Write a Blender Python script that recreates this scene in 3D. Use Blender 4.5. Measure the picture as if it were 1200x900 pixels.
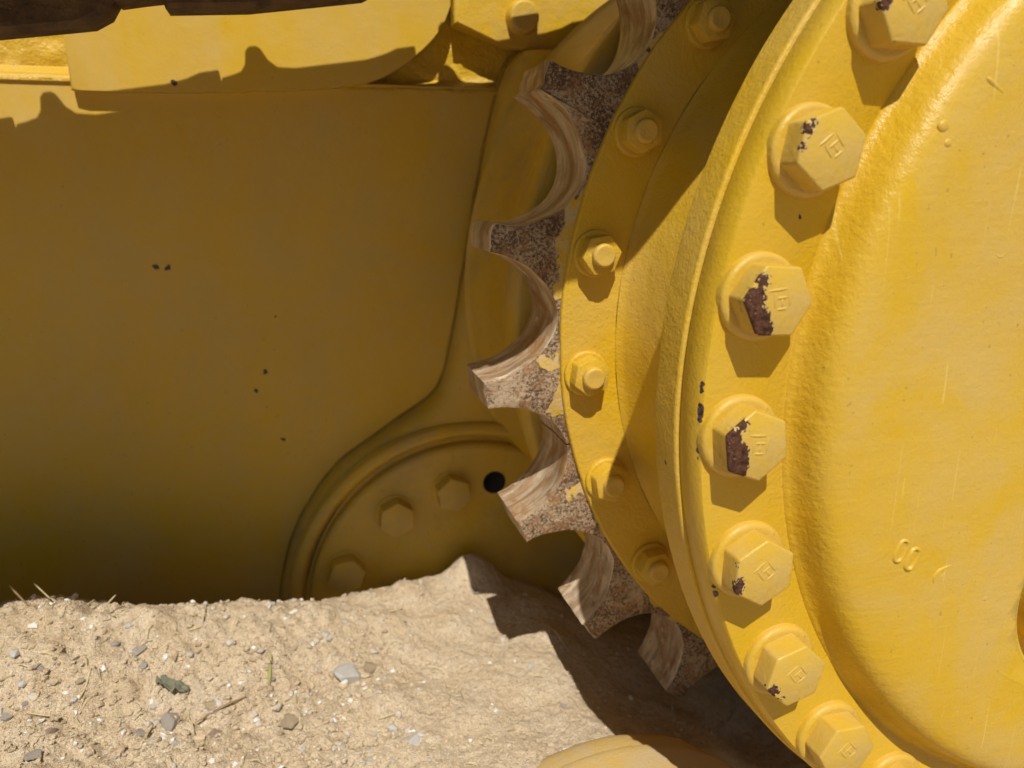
import bpy, bmesh, math, random
import numpy as np
from mathutils import Vector, Matrix, noise

for o in list(bpy.data.objects): bpy.data.objects.remove(o)
scene = bpy.context.scene
COL = scene.collection
R = math.radians

# ------------------------------------------------------------------ camera
cam_d = bpy.data.cameras.new('camera'); cam = bpy.data.objects.new('camera', cam_d); COL.objects.link(cam)
right = Vector((0.96132, -0.27543, 0.0)); down = Vector((-0.06986, -0.24382, -0.9673)); fwd = Vector((0.26642, 0.92989, -0.25363))
m = Matrix((right, -down, -fwd)).transposed().to_4x4()
m.translation = Vector((-0.5002, -0.3059, 0.1046))
cam.matrix_world = m
cam_d.sensor_width = 36; cam_d.lens = 894.975/1200*36
cam_d.clip_start = 0.01; cam_d.clip_end = 200
cam_d.dof.use_dof = True; cam_d.dof.focus_distance = 0.44; cam_d.dof.aperture_fstop = 8.5
scene.camera = cam

# ------------------------------------------------------------------ world, sun
w = bpy.data.worlds.new('World'); scene.world = w; w.use_nodes = True
wn = w.node_tree; wn.nodes.clear()
sky = wn.nodes.new('ShaderNodeTexSky'); sky.sky_type = 'NISHITA'; sky.sun_disc = False
sky.sun_elevation = R(54.2); sky.sun_rotation = R(189)
bg = wn.nodes.new('ShaderNodeBackground'); bg.inputs['Strength'].default_value = 0.052
wo = wn.nodes.new('ShaderNodeOutputWorld')
wn.links.new(sky.outputs[0], bg.inputs[0]); wn.links.new(bg.outputs[0], wo.inputs[0])
sd = bpy.data.lights.new('sun', 'SUN'); sun = bpy.data.objects.new('sun', sd); COL.objects.link(sun)
sd.energy = 4.6; sd.angle = R(0.53); sd.color = (1.0, 0.96, 0.90)
SUN = Vector((0.0913, 0.5777, -0.8111))
sun.rotation_euler = SUN.to_track_quat('-Z', 'Y').to_euler(); sun.location = (-.4, -2, 3)
vs = scene.view_settings
vs.view_transform = 'Standard'; vs.look = 'None'; vs.gamma = 1; vs.use_curve_mapping = False; vs.exposure = 0.0
scene.render.engine = 'CYCLES'
scene.cycles.use_adaptive_sampling = True; scene.cycles.adaptive_threshold = 0.02; scene.cycles.max_bounces = 7; scene.cycles.diffuse_bounces = 4; scene.cycles.glossy_bounces = 3

# ------------------------------------------------------------------ helpers
def link(o, parent=None):
    COL.objects.link(o)
    if parent: o.parent = parent
    return o
def empty(name, loc, label, cat, group=None):
    o = bpy.data.objects.new(name, None); o.location = loc; o.empty_display_size = .05
    o['label'] = label; o['category'] = cat
    if group: o['group'] = group
    return link(o)
def tag(o, label, cat, group=None):
    o['label'] = label; o['category'] = cat
    if group: o['group'] = group
    return o
def finish(bm, name, mats, parent=None, angle=35, loc=None):
    me = bpy.data.meshes.new(name)
    bmesh.ops.recalc_face_normals(bm, faces=bm.faces)
    bm.to_mesh(me); bm.free()
    for mt in (mats if isinstance(mats, (list, tuple)) else [mats]): me.materials.append(mt)
    for p in me.polygons: p.use_smooth = True
    me.set_sharp_from_angle(angle=R(angle))
    o = bpy.data.objects.new(name, me); link(o, parent)
    if loc is not None: o.location = loc
    return o
def lathe(prof, n=160, a0=0, a1=360, wob=None):
    """profile of (radius, y) turned about the Y axis"""
    bm = bmesh.new(); full = abs(a1-a0) >= 359.9
    k = n if full else n+1; rows = []
    for i in range(k):
        t = R(a0+(a1-a0)*i/n); row = []
        for r, y in prof:
            if wob:
                r, y = wob(r, y, t)
            row.append(bm.verts.new((r*math.cos(t), y, r*math.sin(t))))
        rows.append(row)
    for i in range(n):
        A = rows[i]; B = rows[(i+1) % k]
        for j in range(len(prof)-1):
            try: bm.faces.new((A[j], A[j+1], B[j+1], B[j]))
            except ValueError: pass
    bmesh.ops.remove_doubles(bm, verts=bm.verts, dist=1e-6)
    return bm
def rounded(prof_pts, rad, seg=4):
    """round the inner corners of an open polyline of (r,y); rad per point"""
    out = [prof_pts[0]]
    for i in range(1, len(prof_pts)-1):
        a, b, c = (Vector(q) for q in prof_pts[i-1:i+2]); r = rad[i] if isinstance(rad, (list, tuple)) else rad
        if r <= 0: out.append(tuple(b)); continue
        u = (a-b); v = (c-b); d = min(r, u.length*.48, v.length*.48)
        p = b+u.normalized()*d; q = b+v.normalized()*d
        for s in range(seg+1):
            t = s/seg; out.append(tuple((1-t)**2*p+2*t*(1-t)*b+t*t*q))
    out.append(prof_pts[-1]); return out
def prism(poly, y0, y1, bev=0.0, seg=3):
    """polygon of (x,z) from y0 (front) to y1; front edge bevelled"""
    bm = bmesh.new()
    A = [bm.verts.new((x, y0, z)) for x, z in poly]; B = [bm.verts.new((x, y1, z)) for x, z in poly]
    bm.faces.new(A); bm.faces.new(B[::-1]); n = len(poly)
    for i in range(n): bm.faces.new((A[i], B[i], B[(i+1) % n], A[(i+1) % n]))
    if bev > 0:
        bm.edges.ensure_lookup_table()
        ed = [e for e in bm.edges if all(abs(v.co.y-y0) < 1e-7 for v in e.verts)]
        bmesh.ops.bevel(bm, geom=ed, offset=bev, segments=seg, profile=.5, affect='EDGES', clamp_overlap=True)
    return bm
def box(bm, c, s, rot=None):
    r = bmesh.ops.create_cube(bm, size=1)
    for v in r['verts']:
        q = Vector((v.co.x*s[0], v.co.y*s[1], v.co.z*s[2]))
        if rot is not None: q = rot @ q
        v.co = q+Vector(c)
    return r['verts']
def smooth_curve(pts, n=8):
    out = []
    for i in range(len(pts)-1):
        p0 = Vector(pts[max(i-1, 0)]); p1 = Vector(pts[i]); p2 = Vector(pts[i+1]); p3 = Vector(pts[min(i+2, len(pts)-1)])
        for s in range(n):
            t = s/n
            out.append(tuple(.5*((2*p1)+(p2-p0)*t+(2*p0-5*p1+4*p2-p3)*t*t+(3*p1-p0-3*p2+p3)*t**3)))
    out.append(tuple(pts[-1])); return out

# ------------------------------------------------------------------ materials
class NT:
    def __init__(s, name):
        s.m = bpy.data.materials.new(name); s.m.use_nodes = True; s.t = s.m.node_tree; s.t.nodes.clear()
        s.out = s.t.nodes.new('ShaderNodeOutputMaterial'); s.b = s.t.nodes.new('ShaderNodeBsdfPrincipled')
        s.t.links.new(s.b.outputs[0], s.out.inputs[0]); s.tc = s.t.nodes.new('ShaderNodeTexCoord')
    def n(s, typ, **kw):
        nd = s.t.nodes.new(typ)
        for k, v in kw.items(): setattr(nd, k, v)
        return nd
    def set(s, sock, v):
        if hasattr(v, 'is_output') or isinstance(v, bpy.types.NodeSocket): s.t.links.new(v, sock)
        else: sock.default_value = v
    def noise(s, scale, detail=4, rough=.55, vec=None, dist=0, stretch=None):
        nd = s.n('ShaderNodeTexNoise'); nd.inputs['Scale'].default_value = scale; nd.inputs['Detail'].default_value = detail
        nd.inputs['Roughness'].default_value = rough; nd.inputs['Distortion'].default_value = dist
        v = vec or s.tc.outputs['Object']
        if stretch:
            mp = s.n('ShaderNodeMapping'); mp.inputs['Scale'].default_value = stretch; s.t.links.new(v, mp.inputs[0]); v = mp.outputs[0]
        s.t.links.new(v, nd.inputs['Vector']); return nd.outputs[0]
    def vor(s, scale, feature='F1', vec=None, rnd=1):
        nd = s.n('ShaderNodeTexVoronoi', feature=feature); nd.inputs['Scale'].default_value = scale; nd.inputs['Randomness'].default_value = rnd
        s.t.links.new(vec or s.tc.outputs['Object'], nd.inputs['Vector']); return nd
    def ramp(s, v, a, b, ca=0.0, cb=1.0):
        nd = s.n('ShaderNodeMapRange'); nd.clamp = True
        nd.inputs[1].default_value = a; nd.inputs[2].default_value = b; nd.inputs[3].default_value = ca; nd.inputs[4].default_value = cb
        s.t.links.new(v, nd.inputs[0]); return nd.outputs[0]
    def math(s, op, a, b=0.0):
        nd = s.n('ShaderNodeMath', operation=op); s.set(nd.inputs[0], a); s.set(nd.inputs[1], b); return nd.outputs[0]
    def mix(s, f, a, b):
        nd = s.n('ShaderNodeMix', data_type='RGBA'); s.set(nd.inputs[0], f)
        s.set(nd.inputs[6], a if not isinstance(a, tuple) else (*a, 1)); s.set(nd.inputs[7], b if not isinstance(b, tuple) else (*b, 1)); return nd.outputs[2]
    def bump(s, h, strength, dist, prev=None):
        nd = s.n('ShaderNodeBump'); nd.inputs['Strength'].default_value = strength; nd.inputs['Distance'].default_value = dist
        s.t.links.new(h, nd.inputs['Height'])
        if prev is not None: s.t.links.new(prev, nd.inputs['Normal'])
        return nd.outputs[0]
    def radius(s):
        sp = s.n('ShaderNodeSeparateXYZ'); s.t.links.new(s.tc.outputs['Object'], sp.inputs[0])
        return s.math('SQRT', s.math('ADD', s.math('MULTIPLY', sp.outputs[0], sp.outputs[0]), s.math('MULTIPLY', sp.outputs[2], sp.outputs[2])))
    def done(s, col, rough, normal=None, metal=0.0, spec=.5, coat=0.0):
        s.set(s.b.inputs['Base Color'], col if not isinstance(col, tuple) else (*col, 1)); s.set(s.b.inputs['Roughness'], rough)
        s.set(s.b.inputs['Metallic'], metal); s.b.inputs['Specular IOR Level'].default_value = spec
        s.b.inputs['Coat Weight'].default_value = coat; s.b.inputs['Coat Roughness'].default_value = .15
        if normal is not None: s.t.links.new(normal, s.b.inputs['Normal'])
        return s.m

YEL = (0.568, 0.342, 0.009)
YEL2 = (0.592, 0.368, 0.018)
DUST = (0.50, 0.38, 0.21)
def smin(k, a, b):
    nd = k.n('ShaderNodeMath', operation='SMOOTH_MIN'); k.set(nd.inputs[0], a); k.set(nd.inputs[1], b); nd.inputs[2].default_value = .0030; return nd.outputs[0]
def spots(k, blobs, amp, sc, soft):
    nz = k.n('ShaderNodeTexNoise'); nz.inputs['Scale'].default_value = sc; nz.inputs['Detail'].default_value = 3; k.t.links.new(k.tc.outputs['Object'], nz.inputs['Vector'])
    v = k.n('ShaderNodeVectorMath', operation='MULTIPLY_ADD'); k.t.links.new(nz.outputs['Color'], v.inputs[0]); v.inputs[1].default_value = (amp,)*3; k.t.links.new(k.tc.outputs['Object'], v.inputs[2])
    best = None
    for x, y, z, r in blobs:
        d = k.n('ShaderNodeVectorMath', operation='DISTANCE'); k.t.links.new(v.outputs[0], d.inputs[0]); d.inputs[1].default_value = (x+amp/2, y+amp/2, z+amp/2)
        q = k.math('SUBTRACT', d.outputs['Value'], r); best = q if best is None else smin(k, best, q)
    return k.ramp(best, soft, -soft)
def paint(name, lump=.5, dust=.25, brush=False, chips=0.0, rough=.34, fine=.35, dirt=0.0, film=0.0, radial=False, blobs=None, bamp=.004, bsc=300):
    k = NT(name)
    big = k.noise(6, 3); mid = k.noise(70, 3, .6); fin = k.noise(480, 2, .6)
    col = k.mix(k.ramp(big, .3, .7), YEL, YEL2)
    # settled dust film, broken up
    dm = k.math('MULTIPLY', k.ramp(k.noise(14, 5, .65, dist=.6), .36, .72), dust)
    if radial: wl = k.ramp(k.radius(), .255, .2665); dm = k.math('MULTIPLY', dm, k.math('SUBTRACT', 1.0, k.math('MULTIPLY', wl, .8)))
    col = k.mix(dm, col, DUST)
    sp = k.ramp(k.noise(260, 2, .5), .70, .76)                       # tiny dirt specks
    col = k.mix(k.math('MULTIPLY', sp, .35), col, (.16, .10, .04))
    rg = k.math('ADD', k.ramp(mid, .3, .7, rough-.06, rough+.10), k.math('MULTIPLY', dm, .5))
    nrm = k.bump(mid, lump, .0030); nrm = k.bump(fin, fine, .0007, nrm)
    nrm = k.bump(big, lump*.6, .009, nrm)
    if radial:
        nrm = k.bump(k.math('MULTIPLY', k.noise(210, 4, .65), wl), .45, .0019, nrm)
    if film:
        fm = k.math('MULTIPLY', k.ramp(k.noise(1, 5, .65, dist=.4, stretch=(9, 9, 2.5)), .45, .75), film); fs = k.ramp(k.noise(1, 4, .75, dist=.3, stretch=(16, 30, 34)), .60, .80, 0, film*.9)
        fm = k.math('MAXIMUM', fm, fs); col = k.mix(fm, col, (.42, .33, .19)); rg = k.math('ADD', rg, k.math('MULTIPLY', fm, .4))
    if brush:
        # fine sanding scratches running roughly one way under the paint
        st = k.noise(1, 3, .7, stretch=(900, 60, 36)); nrm = k.bump(st, .25, .0005, nrm)
        st2 = k.noise(1, 2, .6, stretch=(30, 60, 200)); nrm = k.bump(st2, .22, .0009, nrm)
        ln = k.noise(1, 1, .4, dist=.5, stretch=(420, 20, 16)); lm = k.ramp(ln, .735, .765)
        col = k.mix(k.math('MULTIPLY', lm, .22), col, (.85, .66, .24))
    if dirt:
        sm = k.math('MULTIPLY', k.ramp(k.noise(11, 5, .6), .50, .72), dirt); col = k.mix(sm, col, (.22, .19, .14)); rg = k.math('ADD', rg, k.math('MULTIPLY', sm, .25))
    if blobs:
        bmk = spots(k, blobs, bamp, bsc, .0001); col = k.mix(bmk, col, k.mix(k.ramp(fin, .4, .6), (.02, .014, .014), (.09, .05, .04))); nrm = k.bump(k.math('SUBTRACT', 1.0, bmk), .7, .0007, nrm)
    if chips:
        cm = k.ramp(k.noise(55, 5, .65, dist=.4), .80-chips*.1, .815-chips*.1)
        col = k.mix(cm, col, (.035, .022, .018)); rg = k.math('ADD', rg, k.math('MULTIPLY', cm, .3)); nrm = k.bump(k.math('SUBTRACT', 1.0, cm), .6, .0006, nrm)
    return k.done(col, rg, nrm, spec=.38)
M_COVER = paint('yellow_paint_cover', lump=.16, dust=.45, radial=True, brush=True, rough=.36)
M_DRUM = paint('dusty_yellow_paint_drum', lump=.3, dust=.28, rough=.44, fine=.6, blobs=[(-.3220, .030, -.035, .0016), (-.3190, .026, -.085, .0014), (-.318, .033, -.100, .0011), (-.3215, .03, .045, .0012), (-.30, .03, .13, .0015)])
M_FLANGE = paint('yellow_paint_cast', lump=.18, dust=.15, rough=.33, fine=.45, blobs=[(-.3208, .0008, .0137, .0016), (-.3208, .0008, .0105, .0014), (-.3208, .0008, .0040, .0016), (-.3208, .0008, .0010, .0019), (-.3206, .0008, -.0025, .0017), (-.3203, .0006, -.0180, .0019), (-.3208, .001, -.023, .0012), (-.3050, .0006, -.0972, .0017), (-.306, .001, -.0925, .0011), (-.288, 0, .150, .0012), (-.276, 0, .09, .0011), (-.27, -.008, .055, .0009)], bamp=.0045)
M_RING = paint('yellow_paint_ring', lump=.32, dust=.25, rough=.38, chips=.2, fine=.7)
M_BOLT = paint('yellow_paint_bolt', lump=.3, dust=.55, rough=.34)
M_PANEL = paint('yellow_paint_panel', lump=.12, dust=.3, film=.26, rough=.36, fine=.15, blobs=[(-.6213, .476, .030, .0026), (-.6125, .476, .029, .0032), (-.533, .476, -.0778, .0030), (-.5433, .476, -.0947, .0020), (-.5201, .476, -.1492, .0028), (-.5197, .476, -.0214, .0018), (-.5885, .466, .1906, .0026), (-.7097, .466, .1873, .003)], bamp=.009, bsc=150)
M_CAST = paint('yellow_paint_casting', lump=.35, dust=.35, rough=.42, dirt=.45)
M_ROUGH = paint('yellow_paint_rough_casting', lump=1.0, dust=.2, rough=.4, fine=.8)

def rust_chip():
    k = NT('bare_rusty_steel'); a = k.noise(350, 6, .7); b = k.noise(900, 3)
    col = k.mix(k.ramp(a, .38, .62), (.018, .011, .012), (.085, .040, .030)); col = k.mix(k.ramp(b, .68, .74), col, (.30, .17, .10))
    return k.done(col, .55, k.bump(a, .9, .0012), spec=.6)
M_CHIP = rust_chip()
def tooth_face():
    k = NT('worn_sprocket_face')
    a = k.noise(34, 5, .65, dist=.6); sp = k.noise(430, 5, .78); pit = k.noise(170, 4, .65); big = k.noise(90, 4, .6, dist=.4)
    thr = k.math('ADD', sp, k.ramp(a, .3, .7, -.10, .10))
    base = k.mix(k.ramp(thr, .43, .58), (.105, .058, .032), (.44, .33, .21))
    base = k.mix(k.math('MULTIPLY', k.ramp(big, .50, .66), .8), base, (.29, .150, .065))
    base = k.mix(k.math('MULTIPLY', k.ramp(a, .54, .70), .6), base, (.48, .36, .24))
    base = k.mix(k.ramp(pit, .61, .66), base, (.070, .038, .026))
    # leftover paint near the bolt ring
    r = k.radius(); pm = k.math('ADD', k.noise(24, 3, .55, dist=.3), k.ramp(r, .324, .348, .13, -.16)); pm = k.math('ADD', pm, k.math('MULTIPLY', sp, .05)); pm = k.ramp(pm, .684, .694)
    col = k.mix(pm, base, k.mix(k.ramp(big, .35, .65), YEL2, DUST))
    h = k.math('ADD', k.math('MULTIPLY', sp, .7), pit)
    nb = k.bump(h, .6, .0016); nb = k.bump(a, .4, .004, nb); nb = k.bump(pm, .5, .0008, nb)
    return k.done(col, k.ramp(sp, .3, .7, .75, .55), nb, spec=.22)
def tooth_flank():
    k = NT('polished_sprocket_flank')
    st = k.noise(1, 5, .65, dist=1.6, stretch=(13, 62, 13)); bl = k.noise(26, 5, .62, dist=1.0); st2 = k.noise(1, 4, .7, dist=.8, stretch=(34, 230, 34)); gr = k.noise(420, 3, .7)
    col = k.mix(k.ramp(st, .36, .64), (.30, .19, .10), (.68, .56, .40))
    col = k.mix(k.math('MULTIPLY', k.ramp(bl, .50, .66), .85), col, (.34, .165, .05))
    col = k.mix(k.math('MULTIPLY', k.ramp(k.noise(40, 4, .6, dist=.6), .57, .68), .8), col, (.24, .14, .085))
    col = k.mix(k.math('MULTIPLY', k.ramp(st2, .58, .70), .7), col, (.19, .11, .06))
    col = k.mix(k.ramp(k.noise(60, 4, .6, dist=.4), .62, .70), col, (.68, .58, .43))
    col = k.mix(k.math('MULTIPLY', k.ramp(gr, .60, .70), .5), col, (.12, .07, .045))
    nb = k.bump(st, .4, .0022); nb = k.bump(st2, .3, .0008, nb); nb = k.bump(bl, .5, .004, nb); nb = k.bump(gr, .3, .0006, nb)
    return k.done(col, k.ramp(bl, .35, .65, .34, .6), nb, metal=.10, spec=.45)
M_TFACE, M_TFLANK = tooth_face(), tooth_flank()
def flat0(name, c):
    k = NT(name); return k.done(c, .5, None, spec=.2)
def rusty(name, c1, c2, sc=40):
    k = NT(name); a = k.noise(sc, 6, .65, dist=.4); f = k.noise(sc*9, 4, .6)
    col = k.mix(k.ramp(a, .35, .68), c1, c2)
    return k.done(col, .78, k.bump(f, .6, .0015, k.bump(a, .6, .004)), spec=.3)
M_SEAM = rusty('painted_seam_shade', (.22, .13, .014), (.36, .21, .022), 30)
M_TRACK = rusty('rusty_track_steel', (.055, .036, .024), (.17, .10, .05))
M_HOLE = flat0('painted_hole_dark', (.006, .007, .009))
M_GREASE = rusty('dark_greasy_gap', (.07, .062, .05), (.15, .13, .10))
def dirt_mat():
    k = NT('dry_sandy_dirt')
    a = k.noise(5, 3, .6); b = k.noise(38, 5, .68, dist=.3); f = k.noise(260, 4, .75); g = k.noise(900, 2, .6)
    col = k.mix(k.ramp(a, .35, .65), (.64, .485, .30), (.74, .585, .385))
    col = k.mix(k.math('MULTIPLY', k.ramp(b, .40, .66), .7), col, (.80, .66, .47))
    col = k.mix(k.math('MULTIPLY', k.ramp(f, .54, .68), .65), col, (.38, .265, .155))
    col = k.mix(k.math('MULTIPLY', k.ramp(g, .64, .70), .8), col, (.78, .69, .55))
    vo = k.vor(170); 
    nb = k.bump(b, .6, .012); nb = k.bump(f, .9, .0046, nb); nb = k.bump(vo.outputs['Distance'], .35, .0025, nb); nb = k.bump(g, .8, .0016, nb)
    return k.done(col, .95, nb, spec=.1)
M_DIRT = dirt_mat()
def stone(name, c1, c2, dust=.8):
    k = NT(name); a = k.noise(120, 5, .6); f = k.noise(600, 4, .6)
    dz = k.ramp(k.noise(70, 4, .7), .42, .62, 0, dust); return k.done(k.mix(dz, k.mix(k.ramp(a, .35, .65), c1, c2), (.60, .46, .30)), .88, k.bump(f, .6, .0012, k.bump(a, .6, .003)), spec=.3)
M_ST = {'grey': stone('grey_stone', (.36, .335, .30), (.54, .51, .465)), 'white': stone('white_stone', (.66, .63, .56), (.82, .80, .75), .35),
        'tan': stone('tan_stone', (.42, .31, .18), (.58, .47, .32)), 'brown': stone('brown_stone', (.24, .155, .12), (.40, .29, .23)),
        'black': stone('black_crumb', (.02, .02, .022), (.05, .05, .05)), 'orange': stone('orange_stone', (.52, .36, .17), (.66, .55, .38)),
        'dirt': M_DIRT}
def flat(name, c1, c2, sc=90, rough=.8):
    k = NT(name); a = k.noise(sc, 4, .6); return k.done(k.mix(k.ramp(a, .35, .65), c1, c2), rough, k.bump(a, .4, .0008), spec=.3)
M_STRAW = flat('dry_straw', (.42, .33, .17), (.60, .50, .30)); M_TWIG = flat('brown_twig', (.22, .14, .07), (.36, .25, .13))
M_GRASS = flat('green_grass', (.26, .25, .08), (.38, .35, .15)); M_LEAF = flat('dull_green_leaf', (.12, .125, .08), (.22, .21, .14))
def dusty_yellow():
    k = NT('dusty_yellow_paint'); a = k.noise(22, 6, .65, dist=.5); f = k.noise(500, 4, .7)
    geo = k.n('ShaderNodeNewGeometry'); sp = k.n('ShaderNodeSeparateXYZ'); k.t.links.new(k.tc.outputs['Object'], sp.inputs[0])
    d = k.ramp(k.math('ADD', a, k.ramp(f, .3, .7, -.12, .12)), .38, .60, .50, .97)
    return k.done(k.mix(d, YEL, (.50, .375, .20)), .8, k.bump(f, .6, .0012, k.bump(a, .3, .003)), spec=.3)
M_DUSTY = dusty_yellow()

# ------------------------------------------------------------------ ground
TP = np.array([(-1.1, .30, -.19), (-.80, .30, -.20), (-.74, .21, -.265), (-.71, .297, -.212), (-.66, .302, -.222), (-.61, .308, -.232), (-.56, .315, -.244), (-.50, .33, -.262), (-.62, .20, -.285), (-.55, .19, -.298), (-.46, .18, -.312), (-.45, .345, -.283), (-.40, .365, -.280), (-.48, .26, -.292), (-.38, .26, -.305),
      (-.30, .135, -.298), (-.36, .13, -.303), (-.24, .13, -.318), (-.345, .40, -.284), (-.40, .16, -.316), (-.32, .30, -.312), (-.28, .37, -.318), (-.22, .19, -.352), (-.12, .21, -.405), (0, .21, -.42), (-.14, .12, -.385), (.25, .2, -.43),
      (-.80, .42, -.35), (-.65, .43, -.36), (-.50, .44, -.37), (-.36, .47, -.38), (-.2, .40, -.37), (0, .45, -.40), (-.9, .0, -.36), (-.5, -.05, -.38), (-.2, -.05, -.40), (.2, -.1, -.42),
      (-1.0, -.6, -.42), (-.3, -.6, -.42), (.5, -.6, -.43), (-2.5, -2, -.43), (1.5, -2, -.43), (-2.5, .5, -.36), (1.5, .5, -.43), (-1.4, .3, -.24), (-1.4, -.1, -.38), (.7, .2, -.43)])
def terrain(X, Y):
    X = np.asarray(X, float); Y = np.asarray(Y, float); d2 = (X[..., None]-TP[:, 0])**2+(Y[..., None]-TP[:, 1])**2
    wgt = 1/(d2+.0016)**1.7; return (wgt*TP[:, 2]).sum(-1)/wgt.sum(-1)
CLODS = [(-.362, .390, .040, .010), (-.412, .366, .020, .013), (-.625, .300, .022, .014), (-.69, .30, .016, .009), (-.50, .33, .018, .006), (-.335, .40, .03, .016), (-.30, .355, .03, .008)]
def tnoise(x, y):
    z = 0
    z += .012*(noise.noise(Vector((x*9, y*9, 3.1))))
    gr = max(.25, min(1, (-.34-x)/.22))
    z += .0050*noise.noise(Vector((x*31, y*31, 1.7)))
    z += .0072*gr*abs(noise.noise(Vector((x*62, y*62, 5.2))))
    z += .0050*gr*noise.noise(Vector((x*120, y*120, 2.2)))
    z += .0026*(.4+.6*gr)*noise.noise(Vector((x*230, y*230, 9.2)))
    for cx, cy, r, h in CLODS:
        d = math.hypot(x-cx, y-cy)/r
        if d < 1.4: z += h*max(0, 1-d*d*.55)**2
    return z
def graded(lo, a, b, hi, fine):
    mid = np.arange(a, b, fine)
    def out(start, end):
        v = []; s = fine; p = start; sg = 1 if end > start else -1
        while (end-p)*sg > 0: s *= 1.16; p += sg*s; v.append(p)
        return v
    return np.array(out(a, lo)[::-1]+list(mid)+out(b, hi))
gx = graded(-3.5, -.92, -.08, 3.0, .0028); gy = graded(-4.0, .10, .42, .62, .0028)
GX, GY = np.meshgrid(gx, gy, indexing='ij'); GZ = terrain(GX, GY)
verts = []
for i in range(len(gx)):
    for j in range(len(gy)):
        x, y = gx[i], gy[j]; verts.append((x, y, GZ[i, j]+tnoise(x, y)))
ny = len(gy); faces = [(i*ny+j, (i+1)*ny+j, (i+1)*ny+j+1, i*ny+j+1) for i in range(len(gx)-1) for j in range(ny-1)]
gm = bpy.data.meshes.new('ground'); gm.from_pydata(verts, [], faces); gm.materials.append(M_DIRT)
for p in gm.polygons: p.use_smooth = True
ground = link(bpy.data.objects.new('ground', gm)); ground['kind'] = 'structure'; ground['label'] = 'dry sandy dirt heaped against the machine'
def gz(x, y): return float(terrain(x, y))+tnoise(x, y)

# ------------------------------------------------------------------ machine side frame
PY = .476
frame = empty('machine_frame', (-.45, .5, -.35), 'shaded yellow steel side frame behind the toothed sprocket', 'machine frame')
def fr(bm, name, mat, parent=frame, angle=35):
    o = finish(bm, name, mat, None, angle); o.parent = parent; o.matrix_parent_inverse = parent.matrix_world.inverted() if parent is not frame else Matrix.Translation(-Vector(frame.location)); return o
# flat side panel with gentle oil-canning
bm = bmesh.new(); xs = np.linspace(-1.6, .9, 90); zs = np.linspace(-.45, .196, 40)
g = [[bm.verts.new((x, PY+.0025*noise.noise(Vector((x*4, z*4, .3))), z)) for z in zs] for x in xs]
for i in range(len(xs)-1):
    for j in range(len(zs)-1): bm.faces.new((g[i][j], g[i+1][j], g[i+1][j+1], g[i][j+1]))
fr(bm, 'side_panel', M_PANEL)
# ledge and rough cast wall above it
bm = bmesh.new(); xs = np.linspace(-1.6, .9, 420); prof = [(PY-.0015, .190), (PY-.0015, .1925), (PY+.001, .1955), (PY+.0125, .2015), (PY+.014, .2035)]+[(PY+.014, .2035+.006*i) for i in range(1, 22)]+[(PY+.014, .36+.1*i) for i in range(4)]
g = []
for x in xs:
    row = []
    for q, (y, z) in enumerate(prof):
        dy = .0035*noise.noise(Vector((x*42, z*60, 2)))+.002*noise.noise(Vector((x*110, z*130, 4))) if q > 4 else .0004*noise.noise(Vector((x*60, z*60, 1)))
        row.append(bm.verts.new((x, y+dy, z)))
    g.append(row)
for i in range(len(xs)-1):
    for j in range(len(prof)-1): bm.faces.new((g[i][j], g[i+1][j], g[i+1][j+1], g[i][j+1]))
fr(bm, 'rough_ledge', M_ROUGH, angle=40)
# guard plate with the rounded lower corner
edge = smooth_curve([(-.6712, .1822), (-.5911, .1826), (-.4979, .1869), (-.4291, .1942), (-.3931, .2081), (-.3644, .23), (-.3477, .2492), (-.3386, .2690)], 6)
poly = [(-.667, .62), (-.6707, .2248)]+edge+[(-.332, .62)]
fr(prism(poly, PY-.0105, PY-.0005, .0025), 'guard_plate', M_PANEL)
# gear case casting standing proud of the panel
side = smooth_curve([(-0.2709, 0.2299), (-0.2832, 0.2137), (-0.2966, 0.175), (-0.3095, 0.1174), (-0.3239, 0.0408), (-0.339, -0.0389), (-0.352, -0.0909), (-0.3684, -0.1162), (-0.4179, -0.1482), (-0.4735, -0.1878), (-0.5153, -0.2511), (-0.5376, -0.3286), (-0.5456, -0.4117)], 6)
bm = bmesh.new(); n = len(side); rows = []
prof = [(.0010, PY+.002), (.0000, PY-.002), (-.0010, PY-.009), (-.0040, PY-.0160), (-.0090, PY-.0215), (-.018, PY-.0255), (-.034, PY-.028)]
for i in range(n):
    t = (Vector(side[min(i+1, n-1)])-Vector(side[max(i-1, 0)])).normalized(); q = Vector((t.y, -t.x))
    if q.x > 0: q = -q
    if i == 0: q = Vector((-1, 0))
    row = [bm.verts.new((side[i][0]+q.x*o_, y, side[i][1]+q.y*o_)) for o_, y in prof]+[bm.verts.new((-.10, PY-.028, side[i][1])), bm.verts.new((.5, PY-.028, side[i][1]))]
    rows.append(row)
for i in range(n-1):
    for k in range(len(rows[0])-1): bm.faces.new((rows[i][k], rows[i][k+1], rows[i+1][k+1], rows[i+1][k]))
back_ = [bm.verts.new((rows[0][-1].co.x, PY+.002, side[0][1]))]
bm.faces.new([v for v in rows[0]]+back_)
fr(bm, 'gear_case', M_CAST, angle=60)
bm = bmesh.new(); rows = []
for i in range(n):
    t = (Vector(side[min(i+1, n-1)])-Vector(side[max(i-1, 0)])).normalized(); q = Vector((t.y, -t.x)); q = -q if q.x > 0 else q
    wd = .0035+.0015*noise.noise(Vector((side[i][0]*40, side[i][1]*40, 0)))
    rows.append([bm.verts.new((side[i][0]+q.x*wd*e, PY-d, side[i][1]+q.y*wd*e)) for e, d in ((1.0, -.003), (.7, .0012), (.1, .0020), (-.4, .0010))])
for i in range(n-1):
    for k in range(3): bm.faces.new((rows[i][k], rows[i][k+1], rows[i+1][k+1], rows[i+1][k]))
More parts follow.
